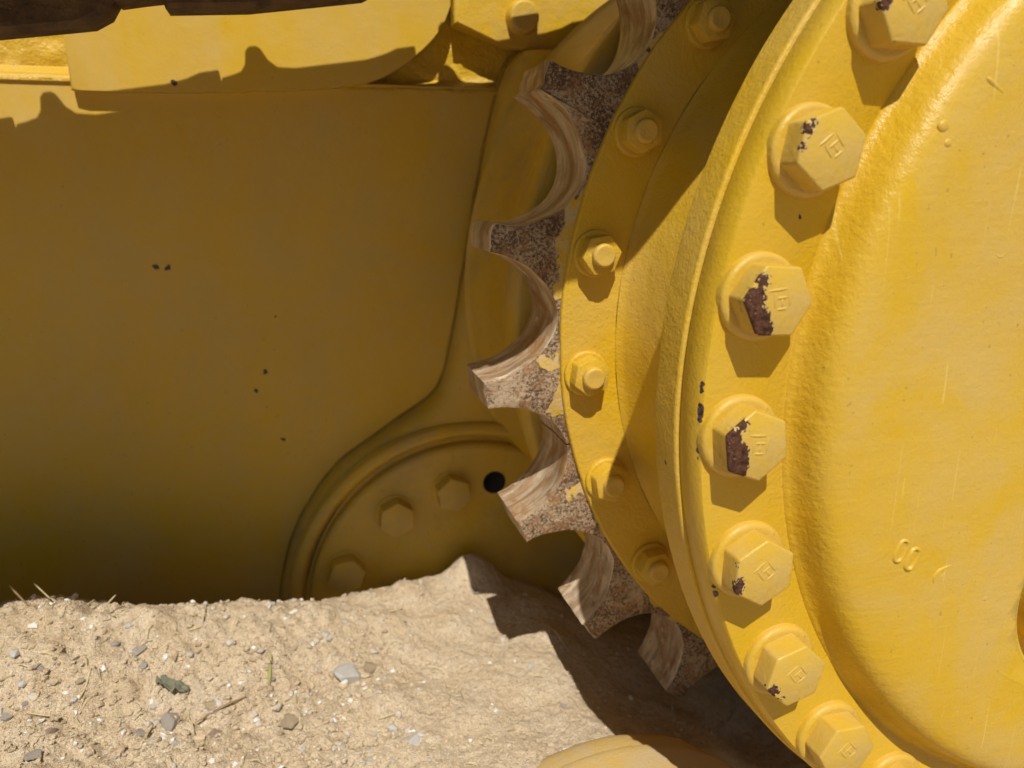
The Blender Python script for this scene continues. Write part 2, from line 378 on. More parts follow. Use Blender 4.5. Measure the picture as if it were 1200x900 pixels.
fr(bm, 'seam_shade_strip', M_SEAM, angle=80)  # thin strip along the case edge, crease shade painted in as darker colour
# upper case plate with slit under it and its bolt boss
poly = [(-.3362, .60), (-.3362, .2515), (-.2836, .2345), (-.2493, .2285), (-.178, .2300), (-.06, .24), (.3, .24), (.3, .60)]
uc = fr(prism(poly, PY-.010, PY+.01, .003), 'upper_case_plate', M_CAST)
bm = lathe(rounded([(0, -.012), (.0125, -.012), (.0145, -.0105), (.0165, 0), (.0165, .012)], [0, .001, .001, 0, 0]), 32)
bs = finish(bm, 'bolt_boss', M_CAST, None); bs.location = (-.2693, PY-.010, .2600); bs.parent = frame; bs.matrix_parent_inverse = Matrix.Translation(-Vector(frame.location))
# bearing cap
CX, CZ, CYF = -.3365, -.3300, PY-.028
prof = rounded([(.192, .002), (.190, -.006), (.182, -.010), (.1765, -.004), (.1735, .003), (.1705, .003), (.1700, -.009), (.1660, -.013), (.105, -.013), (.085, -.019), (.05, -.024), (0, -.025)],
               [0, .003, .004, .003, .001, .001, .003, .003, .012, .012, .01, 0], 4)
cap = finish(lathe(prof, 128), 'bearing_cap', M_CAST, None, 40); cap.location = (CX, CYF, CZ); cap.parent = frame; cap.matrix_parent_inverse = Matrix.Translation(-Vector(frame.location))
bm = lathe([(.1768, .0), (.1768, .0022), (.1700, .0022), (.1700, .0)], 128)
gr = finish(bm, 'seal_groove', M_GREASE, cap); gr.location = (0, -.0005, 0)

def hexhead(r, y0, y1, rot, bev=.0011, seg=2):
    bm = bmesh.new(); A = []; B = []
    for i in range(6):
        t = R(rot+60*i); A.append(bm.verts.new((r*math.cos(t), y1, r*math.sin(t)))); B.append(bm.verts.new((r*math.cos(t), y0, r*math.sin(t))))
    bm.faces.new(A); bm.faces.new(B[::-1])
    for i in range(6): bm.faces.new((A[i], A[(i+1) % 6], B[(i+1) % 6], B[i]))
    # front corners trimmed as on a forged head
    ed = [e for e in bm.edges if not all(abs(v.co.y-y0) < 1e-8 for v in e.verts)]
    bmesh.ops.bevel(bm, geom=ed, offset=bev, segments=seg, profile=.5, affect='EDGES', clamp_overlap=True)
    return bm
for dx, dz, rot in ((-.1314, .0461, 10), (-.0781, .1019, 25), (-.018, .1221, 40)):
    b = finish(hexhead(.0190, .0, -.018, rot, .0012), 'bolt', M_CAST, cap, 30); b.location = (dx, -.013, dz)
    ws = finish(lathe(rounded([(.0212, 0), (.0208, -.0012), (0, -.0012)], [0, .0005, 0]), 32), 'bolt_collar', M_CAST, cap); ws.location = (dx, -.013, dz)
h = finish(lathe(rounded([(.0125, 0), (.0120, -.0009), (.0108, -.0011), (.0096, -.0006), (0, -.0006)], 0), 28), 'painted_bolt_hole', M_HOLE, cap); h.location = (.0287, -.0132, .125)  # flat lipped disc, painted black for the dark inside a bolt hole

# ------------------------------------------------------------------ final drive hub
hub = empty('final_drive', (0, 0, 0), 'big round yellow final drive cover with a ring of hex bolts', 'final drive')
# cover: flange, wall and face
def cover_wob(r, y, t):
    x, z = r*math.cos(t), r*math.sin(t)
    return r, y+(.0007*noise.noise(Vector((x*14, z*14, .7))) if r < .272 else .0002*noise.noise(Vector((x*30, z*30, .2))))
FACE = -.0230
prof = [(.30, .0185), (.3205, .0185), (.3213, .0172), (.3205, .0014), (.3192, .0), (.2762, .0), (.2753, .0008), (.2743, .0008), (.2736, -.0003), (.2725, -.0009), (.2712, -.0022), (.2696, -.0048), (.2681, -.0085), (.2665, -.0125), (.2646, -.0158), (.2618, -.0184), (.2580, -.0202), (.2530, -.0212), (.2440, -.0219)]
prof += [(.244-.0119*i, -.0219-.0011*(i/20)) for i in range(1, 21)]+[(.003, FACE), (0, FACE)]
PR = np.array(sorted(q for q in prof if q[0] < .2755 and q[1] < .0009)); 
bm = lathe(prof, 240, wob=cover_wob)
cover = finish(bm, 'cover', [M_FLANGE, M_COVER], hub, 42)
for p in cover.data.polygons:
    c = p.center; rr_ = math.hypot(c.x, c.z); p.material_index = 1 if rr_ < .2738 else 0
# plug recess cut through the cover face
HC = Vector((-.0640, -.0030, -.1195)); HR = .0655
cut = lathe([(0, -.05), (HR, -.05), (HR, .02), (0, .02)], 96); cu = finish(cut, 'cutter', M_COVER); cu.location = HC
md = cover.modifiers.new('b', 'BOOLEAN'); md.operation = 'DIFFERENCE'; md.object = cu; md.solver = 'EXACT'
bpy.context.view_layer.update(); dg = bpy.context.evaluated_depsgraph_get()
nm = bpy.data.meshes.new_from_object(cover.evaluated_get(dg)); cover.modifiers.clear(); old = cover.data; cover.data = nm; nm.name = 'cover'
bpy.data.objects.remove(cu)
bm = lathe(rounded([(HR+.001, .004), (HR-.001, -.0175), (HR-.0035, -.0165), (HR-.0045, .002), (.050, .004), (.046, -.012), (.042, -.0165), (.02, -.0185), (0, -.0185)], [0, .001, .001, .003, .003, .003, .003, .001, 0]), 96)
pl = finish(bm, 'inspection_plug', M_FLANGE, hub, 40); pl.location = HC
# housing flange behind the cover, drum to the sprocket
prof = rounded([(.22, .0186), (.3211, .0188), (.3224, .0192), (.3230, .0204), (.3232, .0405), (.3218, .0425), (.300, .0440), (.272, .060), (.2685, .135), (.274, .168), (.2795, .1805), (.2835, .1842)], [0, 0, .0005, .0005, .0006, .0008, .006, .012, .012, .008, .004, 0], 4)
finish(lathe(prof, 220, wob=lambda r, y, t: (r+.0004*noise.noise(Vector((math.cos(t)*8, y*30, math.sin(t)*8))), y)), 'drum', M_DRUM, hub, 38)

# embossed casting marks on the cover
def ridge(pts, wid, hgt, y, closed=False, n=7):
    """soft raised bead along (x,z) points lying on the face at depth y"""
    bm = bmesh.new(); P = [Vector(p) for p in pts]; N = len(P); rows = []
    for i in range(N):
        if closed: t = (P[(i+1) % N]-P[i-1])
        else: t = P[min(i+1, N-1)]-P[max(i-1, 0)]
        t.normalize(); nn = Vector((-t.y, t.x)); f = 1 if closed else min(1, .25+min(i, N-1-i)*.5)
        rows.append([bm.verts.new((P[i].x+nn.x*wid*s*f, y+.0004-hgt*f*(math.cos(s*math.pi/2)**1.3 if abs(s) < 1 else 0), P[i].y+nn.y*wid*s*f)) for s in [-1+2*k/(n-1) for k in range(n)]])
    for i in range(N if closed else N-1):
        a, b = rows[i], rows[(i+1) % N]
        for k in range(n-1): bm.faces.new((a[k], a[k+1], b[k+1], b[k]))
    return bm
def face_y(r): return float(np.interp(r, PR[:, 0], PR[:, 1]))
def oval(cx, cz, a, b, rot, n=28):
    out = []
    for i in range(n):
        t = 2*math.pi*i/n; x = a*math.copysign(abs(math.cos(t))**.75, math.cos(t)); z = b*math.copysign(abs(math.sin(t))**.75, math.sin(t)); c, s = math.cos(rot), math.sin(rot)
        out.append((cx+x*c-z*s, cz+x*s+z*c))
    return out
YF = face_y(.23)
ms = 'cast_mark'
for c in ((-.2150, -.0745), (-.2072, -.0800)):
    finish(ridge(oval(c[0], c[1], .0058, .0028, R(68)), .0016, .0018, face_y(math.hypot(*c)), True), 'cast_zero', M_COVER, cover, 80)
OFF = Vector((.0185, -.0115))
def sh(pts): return [(x+OFF.x, z+OFF.y) for x, z in pts]
finish(ridge(sh([(-.1973, -.0757), (-.2020, -.0764), (-.2065, -.0778), (-.2090, -.0800), (-.2098, -.0830), (-.2086, -.0862)]), .0018, .0014, face_y(.222), n=7), 'cast_hook', M_COVER, cover, 80)
finish(ridge(sh([(-.2000, -.0790), (-.2040, -.0812), (-.2072, -.0845)]), .0014, .0010, face_y(.222), n=7), 'cast_hook', M_COVER, cover, 80)
arc = smooth_curve(sh([(-.2086, -.0862), (-.2031, -.0935), (-.1922, -.1102), (-.1781, -.1275), (-.1579, -.1451), (-.1343, -.1608), (-.11, -.172)]), 8)
finish(ridge(arc, .0024, .0004, face_y(.218), n=7), 'cast_seam', M_COVER, cover, 80)
OFF = Vector((.0176, .0024))
finish(ridge(smooth_curve(sh([(-.2213, .1470), (-.2150, .1432), (-.2096, .1398)]), 4), .0019, .0011, face_y(.252), n=7), 'cast_bar', M_COVER, cover, 80)
for pts, wd, hh in (([(-.1850, .1560), (-.1995, .1394), (-.2130, .1180), (-.2235, .0990)], .0012, .00045), ([(-.1720, .1300), (-.1900, .1050), (-.2010, .0850)], .0011, .0004), ([(-.1700, .1040), (-.1850, .0850), (-.1965, .0700), (-.2020, .0705)], .0011, .0005), ([(-.2105, .0965), (-.2150, .0925)], .0012, .0005)):
    P_ = smooth_curve(sh(pts), 6); finish(ridge(P_, wd, hh, face_y(sum(math.hypot(*q) for q in P_)/len(P_)), n=7), 'weld_trace', M_COVER, cover, 80)
def blob(x, z, r, hgt, y, n=14):
    bm = bmesh.new(); rows = []
    for k in range(5):
        a = k/4*math.pi/2; rows.append([bm.verts.new((x+r*math.cos(a)*math.cos(2*math.pi*i/n), y+.0004-hgt*math.sin(a), z+r*math.cos(a)*math.sin(2*math.pi*i/n))) for i in range(n)])
    for k in range(4):
        for i in range(n): bm.faces.new((rows[k][i], rows[k][(i+1) % n], rows[k+1][(i+1) % n], rows[k+1][i]))
    bmesh.ops.remove_doubles(bm, verts=bm.verts, dist=1e-6); return bm
for x, z, r, hh in ((-.2223, .1288, .0030, .0013), (-.2196, .1218, .0022, .0010), (-.1541, -.1112, .0020, .0008)):
    finish(blob(x, z, r, hh, face_y(math.hypot(x, z))), 'weld_spatter', M_COVER, cover, 80)

# bolts round the flange
CHIP = {1: [(-.0175, .0084, .0016), (-.0138, .0091, .0020), (-.0102, .0105, .0016), (-.0127, .0061, .0016), (-.0149, .0017, .0014), (-.0150, -.0009, .0008)],
        2: [(-.0089, .0094, .0024), (-.0124, .0011, .0044), (-.0100, -.0070, .0048), (-.0059, -.0133, .0034), (-.0144, -.0023, .0032)],
        3: [(-.0085, .0106, .0021), (-.0139, .0051, .0037), (-.0107, -.0029, .0052), (-.0101, -.0094, .0046), (-.0144, -.0003, .0038)],
        4: [(-.0134, -.0035, .0026), (-.0150, -.0068, .0026), (-.0165, .0061, .0010)], 5: [(-.0134, -.0054, .0031), (-.0087, -.0117, .0013), (.0036, -.0130, .0010)], 0: [(-.0148, .0002, .0030), (-.0086, -.0150, .0010)],
        6: [(-.0120, -.0120, .0018)], 27: [(-.010, .006, .003)]}
def chipped(i, blobs, face_only):
    k = NT('chipped_yellow_paint_%d' % i)
    mid = k.noise(38, 4, .6); fin = k.noise(420, 3, .6)
    col = k.mix(k.ramp(k.noise(30, 4), .3, .7), YEL, YEL2)
    col = k.mix(k.ramp(k.noise(26, 5, .65, dist=.6), .36, .72, .10, .50), col, DUST)
    wv = k.n('ShaderNodeVectorMath', operation='ADD'); wn_ = k.n('ShaderNodeTexNoise'); wn_.inputs['Scale'].default_value = 300; wn_.inputs['Detail'].default_value = 5; wn_.inputs['Roughness'].default_value = .72
    k.t.links.new(k.tc.outputs['Object'], wn_.inputs['Vector'])
    sc = k.n('ShaderNodeVectorMath', operation='SCALE'); k.t.links.new(wn_.outputs['Color'], sc.inputs[0]); sc.inputs['Scale'].default_value = .0032
    sb = k.n('ShaderNodeVectorMath', operation='SUBTRACT'); k.t.links.new(sc.outputs[0], sb.inputs[0]); sb.inputs[1].default_value = (.0016, .0016, .0016)
    vr = k.vor(620); vm = k.n('ShaderNodeVectorMath', operation='MULTIPLY_ADD'); k.t.links.new(vr.outputs['Color'], vm.inputs[0]); vm.inputs[1].default_value = (.0026,)*3; vm.inputs[2].default_value = (-.0013,)*3
    va = k.n('ShaderNodeVectorMath', operation='ADD'); k.t.links.new(sb.outputs[0], va.inputs[0]); k.t.links.new(vm.outputs[0], va.inputs[1])
    k.t.links.new(k.tc.outputs['Object'], wv.inputs[0]); k.t.links.new(va.outputs[0], wv.inputs[1])
    best = None
    for x, z, r in blobs:
        r *= 1.28 if face_only else 1.15
        d = k.n('ShaderNodeVectorMath', operation='DISTANCE'); k.t.links.new(wv.outputs[0], d.inputs[0]); d.inputs[1].default_value = (x, -.0165, z)
        q = k.math('SUBTRACT', d.outputs['Value'], r); best = q if best is None else smin(k, best, q)
    m_ = k.ramp(best, .00006, -.00006); rim = k.math('SUBTRACT', k.ramp(best, .00030, .00010), m_)
    if face_only:
        sp = k.n('ShaderNodeSeparateXYZ'); k.t.links.new(k.tc.outputs['Object'], sp.inputs[0]); fo = k.ramp(sp.outputs[1], -.0156, -.0160); m_ = k.math('MULTIPLY', m_, fo); rim = k.math('MULTIPLY', rim, fo)
    a = k.noise(350, 6, .7); b = k.noise(900, 3)
    rc = k.mix(k.ramp(a, .38, .62), (.034, .014, .008), (.150, .058, .030)); rc = k.mix(k.ramp(b, .66, .73), rc, (.38, .22, .12))
    col = k.mix(k.math('MULTIPLY', k.math('MAXIMUM', rim, 0), .7), col, (.85, .74, .45)); col = k.mix(m_, col, rc)
    nb = k.bump(mid, .45, .0030); nb = k.bump(fin, .35, .0007, nb); nb = k.bump(k.math('SUBTRACT', 1.0, k.ramp(best, .0002, -.0002)), .9, .0007, nb); nb = k.bump(k.math('MULTIPLY', a, m_), 1.0, .0018, nb)
    return k.done(col, k.mix(m_, (.33, .33, .33), (.75, .75, .75)), nb, spec=.25)
ROT = {0: 58, 1: 20, 2: 56, 3: 38, 4: 29, 5: 16, 6: 58, 7: 30}
MARK = {0: 40, 1: 38, 2: 6, 3: -4, 4: 38, 5: 36, 6: 40, 7: 30}
rnd = random.Random(5)
wash_me = None; mark_me = None
for i in range(28):
    t = R(143.827+12.857143*i); c = (.3*math.cos(t), 0, .3*math.sin(t)); rot = ROT.get(i, rnd.uniform(0, 60))
    mat = chipped(i, CHIP[i], i in (2, 3)) if i in CHIP else M_BOLT
    b = finish(hexhead(.0179, -.002, -.0172, rot, .0013, 3), 'bolt', mat, hub, 30, c)
    if wash_me is None:
        wo_ = finish(lathe(rounded([(.0208, .001), (.0204, -.0030), (.0185, -.0043), (0, -.0043)], [0, .0016, .0008, 0], 4), 56), 'washer', M_BOLT, b, 45); wash_me = wo_.data
    else: wo_ = link(bpy.data.objects.new('washer', wash_me), b)
    if mark_me is None:
        bm = bmesh.new()
        def bead(p, q, wd=.00080, hh=.00075):
            tmp = ridge([tuple(Vector(p).lerp(Vector(q), s/6)) for s in range(7)], wd, hh, -.01735, n=5); me = bpy.data.meshes.new('t'); tmp.to_mesh(me); tmp.free(); bm.from_mesh(me); bpy.data.meshes.remove(me)
        bead((-.0048, .0042), (.0042, .0042)); bead((-.0016, .0012), (.0040, .0012)); bead((-.0016, -.0028), (.0034, -.0028)); bead((-.0018, .0042), (-.0018, -.0030)); bead((.0040, .0044), (.0040, -.0028)); bead((.0011, .0012), (.0011, -.0026))
        mk = finish(bm, 'head_mark', M_BOLT, b, 80); mark_me = mk.data
    else: mk = link(bpy.data.objects.new('head_mark', mark_me), b)
    mk.scale = (1.25, 1, 1.25); mk.rotation_euler = (0, R(-MARK.get(i, rnd.uniform(0, 90))), 0)

# ------------------------------------------------------------------ sprocket
spr = empty('drive_sprocket', (0, .2, 0), 'worn rusty toothed sprocket on a yellow ring of nuts', 'sprocket')
def sp_child(o): o.parent = spr; o.matrix_parent_inverse = Matrix.Translation((0, -.2, 0)); return o
prof = rounded([(.2835, .1846), (.3235, .1842), (.3245, .1855), (.3245, .206), (.30, .2065), (.30, .262), (.334, .275), (.336, .30), (.325, .315), (.322, .34), (.345, .36), (.352, .40), (.352, .44)], [0, .001, .001, .001, 0, .004, .004, .006, .006, .01, .01, .01, 0], 3)
ringo = sp_child(finish(lathe(prof[:12], 200, wob=lambda r, y, t: (r+.0006*noise.noise(Vector((math.cos(t)*14, .3, math.sin(t)*14))), y)), 'bolt_ring', M_RING, None, 38))
bm = lathe(rounded([(.28, .262), (.332, .265), (.336, .272), (.336, .292), (.326, .302), (.318, .318), (.314, .345), (.314, .39), (.318, .42), (.330, .4445), (.334, .4475)], [0, .003, .004, .006, .006, .01, .012, .014, .014, .006, 0], 4), 200)
fr(bm, 'drive_housing', M_CAST, angle=60)
NT_, PIT, RT, RROOT, RV = 22, 360/22, .3790, .3264, .0470
YA, YB, CH = .1882, .2470, .0012
def outline(k0, k1, rs):
    pts = []; rc = RROOT+RV
    for k in range(k0, k1+1):
        a0 = 152.958+PIT*(k-.5); n = 22; jr = [rs.uniform(-.0006, .0006) for _ in range(4)]
        ro = RT-.0012+jr[0]
        for i in range(n+1):      # rounded valley before tooth k
            u_ = math.cos(math.pi*(1-i/n)); lx = .0440*u_; d_ = (ro-RROOT)*max(0.0, 1-u_*u_)**(1/1.75)
            R0 = ro-d_; ang = R(a0)+math.atan2(lx, R0); rr = math.hypot(lx, R0)
            pts.append((rr*math.cos(ang), rr*math.sin(ang)))
        a1 = 152.958+PIT*k; tl = rs.uniform(-.0012, .0012)         # worn tip land
        for s in (-.0074, -.0028, .0028, .0074):
            ang = R(a1)+s/RT; rr = RT+.0007*rs.uniform(-1, 1)+tl*s/.0074-(.0008 if abs(s) > .005 else 0)+jr[1]*1.5; pts.append((rr*math.cos(ang), rr*math.sin(ang)))
    return pts
def segment(k0, k1, seed):
    rs = random.Random(seed); P0 = outline(k0, k1+1, rs)
    cut = 11                       # begin and end in the middle of a valley
    per = 27; P0 = P0[cut:cut+per*(k1-k0+1)+1]
    Pa = np.array(P0); sl = np.r_[0, np.cumsum(np.hypot(*np.diff(Pa, axis=0).T))]; tt = np.linspace(0, sl[-1], int(sl[-1]/.0032)); Pa = np.c_[np.interp(tt, sl, Pa[:, 0]), np.interp(tt, sl, Pa[:, 1])]
    Pb = Pa.copy(); Pb[1:-1] = .25*Pa[:-2]+.5*Pa[1:-1]+.25*Pa[2:]; P0 = [tuple(q*(1+.0035*noise.noise(Vector((q[0]*55, q[1]*55, seed)))+.0022*noise.noise(Vector((q[0]*130, q[1]*130, seed))))) for q in Pb]
    n = len(P0); nm_ = []
    for i in range(n):
        a = Vector(P0[max(i-1, 0)]); b = Vector(P0[min(i+1, n-1)]); t = (b-a).normalized(); nn = Vector((t.y, -t.x)); 
        if nn.dot(Vector(P0[i])) < 0 and False: nn = -nn
        nm_.append(nn)
    bm = bmesh.new(); ys = [YA, YA+CH*.35, YA+CH]+[YA+CH+(YB-YA-2*CH)*q/7 for q in range(1, 7)]+[YB-CH, YB]
    ins = [CH, CH*.3, 0]+[0]*6+[0, CH]; rows = []
    for y, d in zip(ys, ins):
        row = []
        for i in range(n):
            p = Vector(P0[i])-nm_[i]*d; wv = .0007*noise.noise(Vector((p.x*60, y*70, p.y*60)))+.0009*noise.noise(Vector((p.x*24, y*30, p.y*24+seed)))
            wear = .0022*math.cos((y-.2175)/.0295*1.4)-.0012 if True else 0     # bushing wear: hollow across the width
            rr = p.length; wf = max(0, min(1, (.372-rr)/.03)); p = p-nm_[i]*(wv+wear*wf*.5)
            row.append(bm.verts.new((p.x, y, p.y)))
        rows.append(row)
    ang = np.unwrap([math.atan2(v.co.z, v.co.x) for v in rows[0]]); ang = np.maximum.accumulate(ang)+np.arange(n)*1e-6
    def inner(y, r): return [bm.verts.new((r*math.cos(a), y, r*math.sin(a))) for a in ang]
    A0 = 152.958+PIT*(k0-.5)+.12; A1 = 152.958+PIT*(k1+.5)-.12
    fi, bi = inner(YA, .308), inner(YB, .308)
    for j in range(len(rows)-1):
        for i in range(n-1):
            f = bm.faces.new((rows[j][i], rows[j][i+1], rows[j+1][i+1], rows[j+1][i])); f.material_index = 1 if j >= 1 and j < len(rows)-2 else 0
    for i in range(n-1):
        bm.faces.new((fi[i], bi[i], bi[i+1], fi[i+1]))
    for i in range(n-1): bm.faces.new((rows[0][i], fi[i], fi[i+1], rows[0][i+1])); bm.faces.new((rows[-1][i], rows[-1][i+1], bi[i+1], bi[i]))
    for e in (0, n-1): bm.faces.new([fi[e]]+[r[e] for r in rows]+[bi[e]])
    o = finish(bm, 'sprocket_segment', [M_TFACE, M_TFLANK], None, 32); return sp_child(o)
for k0, k1, sd_, dr in ((3, 8, 11, -.25), (9, 13, 12, 0), (14, 19, 13, 0), (-2, 2, 14, .0)):
    o = segment(k0, k1, sd_); o.rotation_euler = (0, R(dr), 0)
nut_me = stud_me = nw_me = None
for i in range(23):
    t = R(137.69+15.652174*i); c = (.3068*math.cos(t), .1843, .3068*math.sin(t))
    nb_ = finish(hexhead(.0142, 0, -.0145, [12, 28, 8, 22, 40, 5][i % 6]+7*(i//6), .0011, 2), 'nut', M_RING, None, 30, c); sp_child(nb_)
    if stud_me is None:
        s_ = finish(lathe(rounded([(.0080, -.012), (.0080, -.0180), (.0066, -.0195), (.0030, -.0192), (0, -.0190)], [0, .0008, .0008, 0, 0]), 32), 'stud_end', M_BOLT, nb_, 50); stud_me = s_.data
        w_ = finish(lathe(rounded([(.0162, .001), (.0162, -.0026), (.0148, -.0034), (0, -.0034)], [0, .0008, .0006, 0]), 44), 'washer', M_RING, nb_, 40); nw_me = w_.data
    else: link(bpy.data.objects.new('stud_end', stud_me), nb_); link(bpy.data.objects.new('washer', nw_me), nb_)

# ------------------------------------------------------------------ track: top run passing over the sprocket
trk = empty('crawler_track', (-.5, .2, .3), 'dark rusty crawler track hanging above the yellow frame', 'track')
def tk(o): o.parent = trk; o.matrix_parent_inverse = Matrix.Translation(-Vector(trk.location)); return o
steps = [(-1.445, .195), (-1.268, .212), (-1.090, .232), (-.912, .257), (-.735, .285), (-.562, .311), (-.386, .339), (-.212, .372), (-.035, .400), (.140, .395), (.295, .318)]
prof_top = [(-.022, .007), (-.0005, .0115), (.0010, .0150), (.010, .0165), (.018, .0185), (.0225, .0240), (.0255, .0370), (.0290, .0405), (.0350, .0405), (.0385, .0375), (.0430, .0260), (.050, .0185), (.065, .0152), (.130, .0152), (.148, .0180), (.160, .0220), (.1755, .0222), (.1770, .0212)]
prof_bot = [(.1770, .009), (.166, .0085), (.158, .0075), (.150, .0005), (.110, -.002), (.012, -.004), (-.022, -.004)]
PTOP = .0155
for q in range(len(steps)-1):
    a = Vector(steps[q]); b = Vector(steps[q+1]); L = (b-a).length; t = (b-a)/L; nn = Vector((-t.y, t.x)); s = L/.1775
    def at(u, v, y): p = a+t*(u*s)+nn*(v-PTOP); return (p.x, y, p.y)
    bm = bmesh.new(); pr = prof_top+prof_bot; Ys = (-.020, -.012, .06, .13, .20, .27, .34, .377, .385)
    rows = []
    for y in Ys:
        e = .9 if y in (Ys[0], Ys[-1]) else 1
        rows.append([bm.verts.new(at(u, v*e+(.0006*noise.noise(Vector((u*60+q*9, y*40, v*60)))), y)) for u, v in pr])
    for j in range(len(rows)-1):
        for i in range(len(pr)): bm.faces.new((rows[j][i], rows[j][(i+1) % len(pr)], rows[j+1][(i+1) % len(pr)], rows[j+1][i]))
    bm.faces.new(rows[0]); bm.faces.new(rows[-1][::-1])
    tk(finish(bm, 'track_shoe', M_TRACK, None, 30))
    # the pair of links under each shoe: body, boss ends, rail foot
    for side_, y0, y1 in ((0, .118, .150), (1, .274, .306)):
        pl_ = [(-.012, -.020), (-.004, -.052), (.006, -.072), (.022, -.0715), (.034, -.0715), (.0345, -.0785), (.085, -.083), (.150, -.0835), (.164, -.0835), (.176, -.079), (.1835, -.0705), (.190, -.050), (.186, -.022), (.165, .001), (.010, .001)]
        bm = bmesh.new(); yy = (y0, y0+.004, y1-.004, y1); rr = []
        for qi, y in enumerate(yy):
            e = .94 if qi in (0, 3) else 1
            rr.append([bm.verts.new(at(.030+(u-.085)*e, -.04+(v+.04)*e, y)) for u, v in pl_])
        for j in range(3):
            for i in range(len(pl_)): bm.faces.new((rr[j][i], rr[j][(i+1) % len(pl_)], rr[j+1][(i+1) % len(pl_)], rr[j+1][i]))
        bm.faces.new(rr[0]); bm.faces.new(rr[-1][::-1])
        tk(finish(bm, 'track_link', M_TRACK, None, 30))
    bm = bmesh.new(); bmesh.ops.create_cone(bm, cap_ends=True, segments=20, radius1=.017, radius2=.017, depth=.185)
    c_ = at(-.055, -.045, .212); bmesh.ops.rotate(bm, verts=bm.verts, matrix=Matrix.Rotation(R(90), 3, 'X')); bmesh.ops.translate(bm, verts=bm.verts, vec=c_)
    tk(finish(bm, 'track_pin', M_TRACK, None, 40))

# ------------------------------------------------------------------ dusty yellow roller guard in the foreground dirt
rg = empty('roller_guard', (-.275, .05, -.40), 'dusty yellow rounded guard poking out of the dirt in front', 'roller guard')
def rgp(o): o.parent = rg; o.matrix_parent_inverse = Matrix.Translation(-Vector(rg.location)); return o
CRG = Vector((-.302, .004, -.4285))
o = finish(lathe(rounded([(.05, .150), (.118, .150), (.134, .138), (.1375, .122), (.1375, -.10), (.10, -.12)], [0, .012, .01, .006, .01, 0], 5), 96, wob=lambda r, y, t: (r+.0012*noise.noise(Vector((math.cos(t)*6, y*20, math.sin(t)*6))), y)), 'end_cap', M_DUSTY, None, 50); o.location = CRG; rgp(o)
o = finish(lathe(rounded([(.130, .118), (.1415, .116), (.1425, .110), (.1425, .03), (.130, .02)], [0, .002, .002, .003, 0], 3), 96), 'collar', M_DUSTY, None, 40); o.location = CRG; rgp(o)

# ------------------------------------------------------------------ stones, straws
def stone_mesh(rs, name='stone', flatz=.6, sub=2):
    bm = bmesh.new(); bmesh.ops.create_icosphere(bm, subdivisions=sub, radius=1)
    off = Vector((rs.uniform(0, 50), rs.uniform(0, 50), rs.uniform(0, 50))); ax = [Vector((rs.gauss(0, 1), rs.gauss(0, 1), rs.gauss(0, 1))).normalized() for _ in range(12)]; cut = [rs.uniform(.42, .80) for _ in range(12)]
    for v in bm.verts:
        p = v.co.copy()
        for a, c in zip(ax, cut):
            d = p.dot(a)
            if d > c: p -= a*(d-c)
        p *= 1+.12*noise.noise(p*1.6+off); v.co = Vector((p.x, p.y*.8, p.z*flatz))
    return bm
STONES = [('white', -0.4806, 0.2638, 0.0175, 'large chipped white stone lying in the middle of the sunlit dirt'), ('grey', -0.699, 0.2543, 0.0105, 'long flat grey stone near the left edge of the dirt, below the black crumb'), ('tan', -0.6699, 0.2435, 0.005, 'small tan stone beside the upright straw at the left'),
 ('tan', -0.6776, 0.2188, 0.0053, 'small pale tan stone at the right end of the lying straw at the left'), ('grey', -0.6841, 0.1865, 0.0079, 'grey stone cut by the bottom edge at the far left'), ('tan', -0.6461, 0.195, 0.0068, 'tan flake of stone near the bottom edge, right of the leftmost grey stone'),
 ('grey', -0.628, 0.2124, 0.0077, 'blocky grey stone left of the broad pale grey one'), ('grey', -0.609, 0.2197, 0.0112, 'broad pale grey stone below the dull green leaf'), ('orange', -0.5824, 0.2325, 0.0084, 'pale orange stone above the thin brown twig'),
 ('brown', -0.5762, 0.2107, 0.01, 'dark reddish brown stone below the thin brown twig'), ('white', -0.6027, 0.1982, 0.0061, 'white stone at the bottom edge below the broad pale grey stone'), ('grey', -0.6509, 0.2734, 0.0046, 'small grey stone between the black crumb and the tiny white pebble'),
 ('grey', -0.6348, 0.2702, 0.0092, 'wide grey stone above the dull green leaf'), ('black', -0.6747, 0.2606, 0.0051, 'black crumb lying on the dirt at the left'), ('white', -0.6428, 0.2878, 0.004, 'tiny white pebble near the dirt crest at the left'),
 ('white', -0.5144, 0.24, 0.0036, 'tiny white pebble below the large chipped white stone'), ('grey', -0.6312, 0.2593, 0.0052, 'small grey stone directly above the dull green leaf'), ('white', -0.322, 0.2555, 0.0045, 'round white pebble on the smooth dirt near the sprocket shadow'),
 ('white', -0.4365, 0.1877, 0.0091, 'pale stone at the bottom edge left of the dusty yellow guard'), ('grey', -0.7106, 0.2234, 0.0059, 'small grey stone at the left edge under the flat grey one'), ('grey', -0.7014, 0.2311, 0.0048, 'small grey stone above the lying straw at the left'),
 ('tan', -0.4623, 0.2732, 0.0101, 'flat tan clod just right of the large chipped white stone'), ('white', -0.2783, 0.2056, 0.0036, 'tiny white pebble just above the dusty yellow guard'), ('grey', -0.3109, 0.2007, 0.0042, 'tiny grey pebble just above the left end of the yellow guard'),
 ('tan', -0.5261, 0.2133, 0.0129, 'big flat tan stone near the bottom edge right of the twig'), ('grey', -0.5377, 0.2539, 0.0054, 'small grey stone at the foot of the green grass blade'), ('brown', -0.6806, 0.208, 0.0058, 'small brown stone under the lying straw at the left'), ('white', -0.2297, 0.1898, 0.0036, 'tiny white pebble at the shadow edge above the guard')]
rs = random.Random(3)
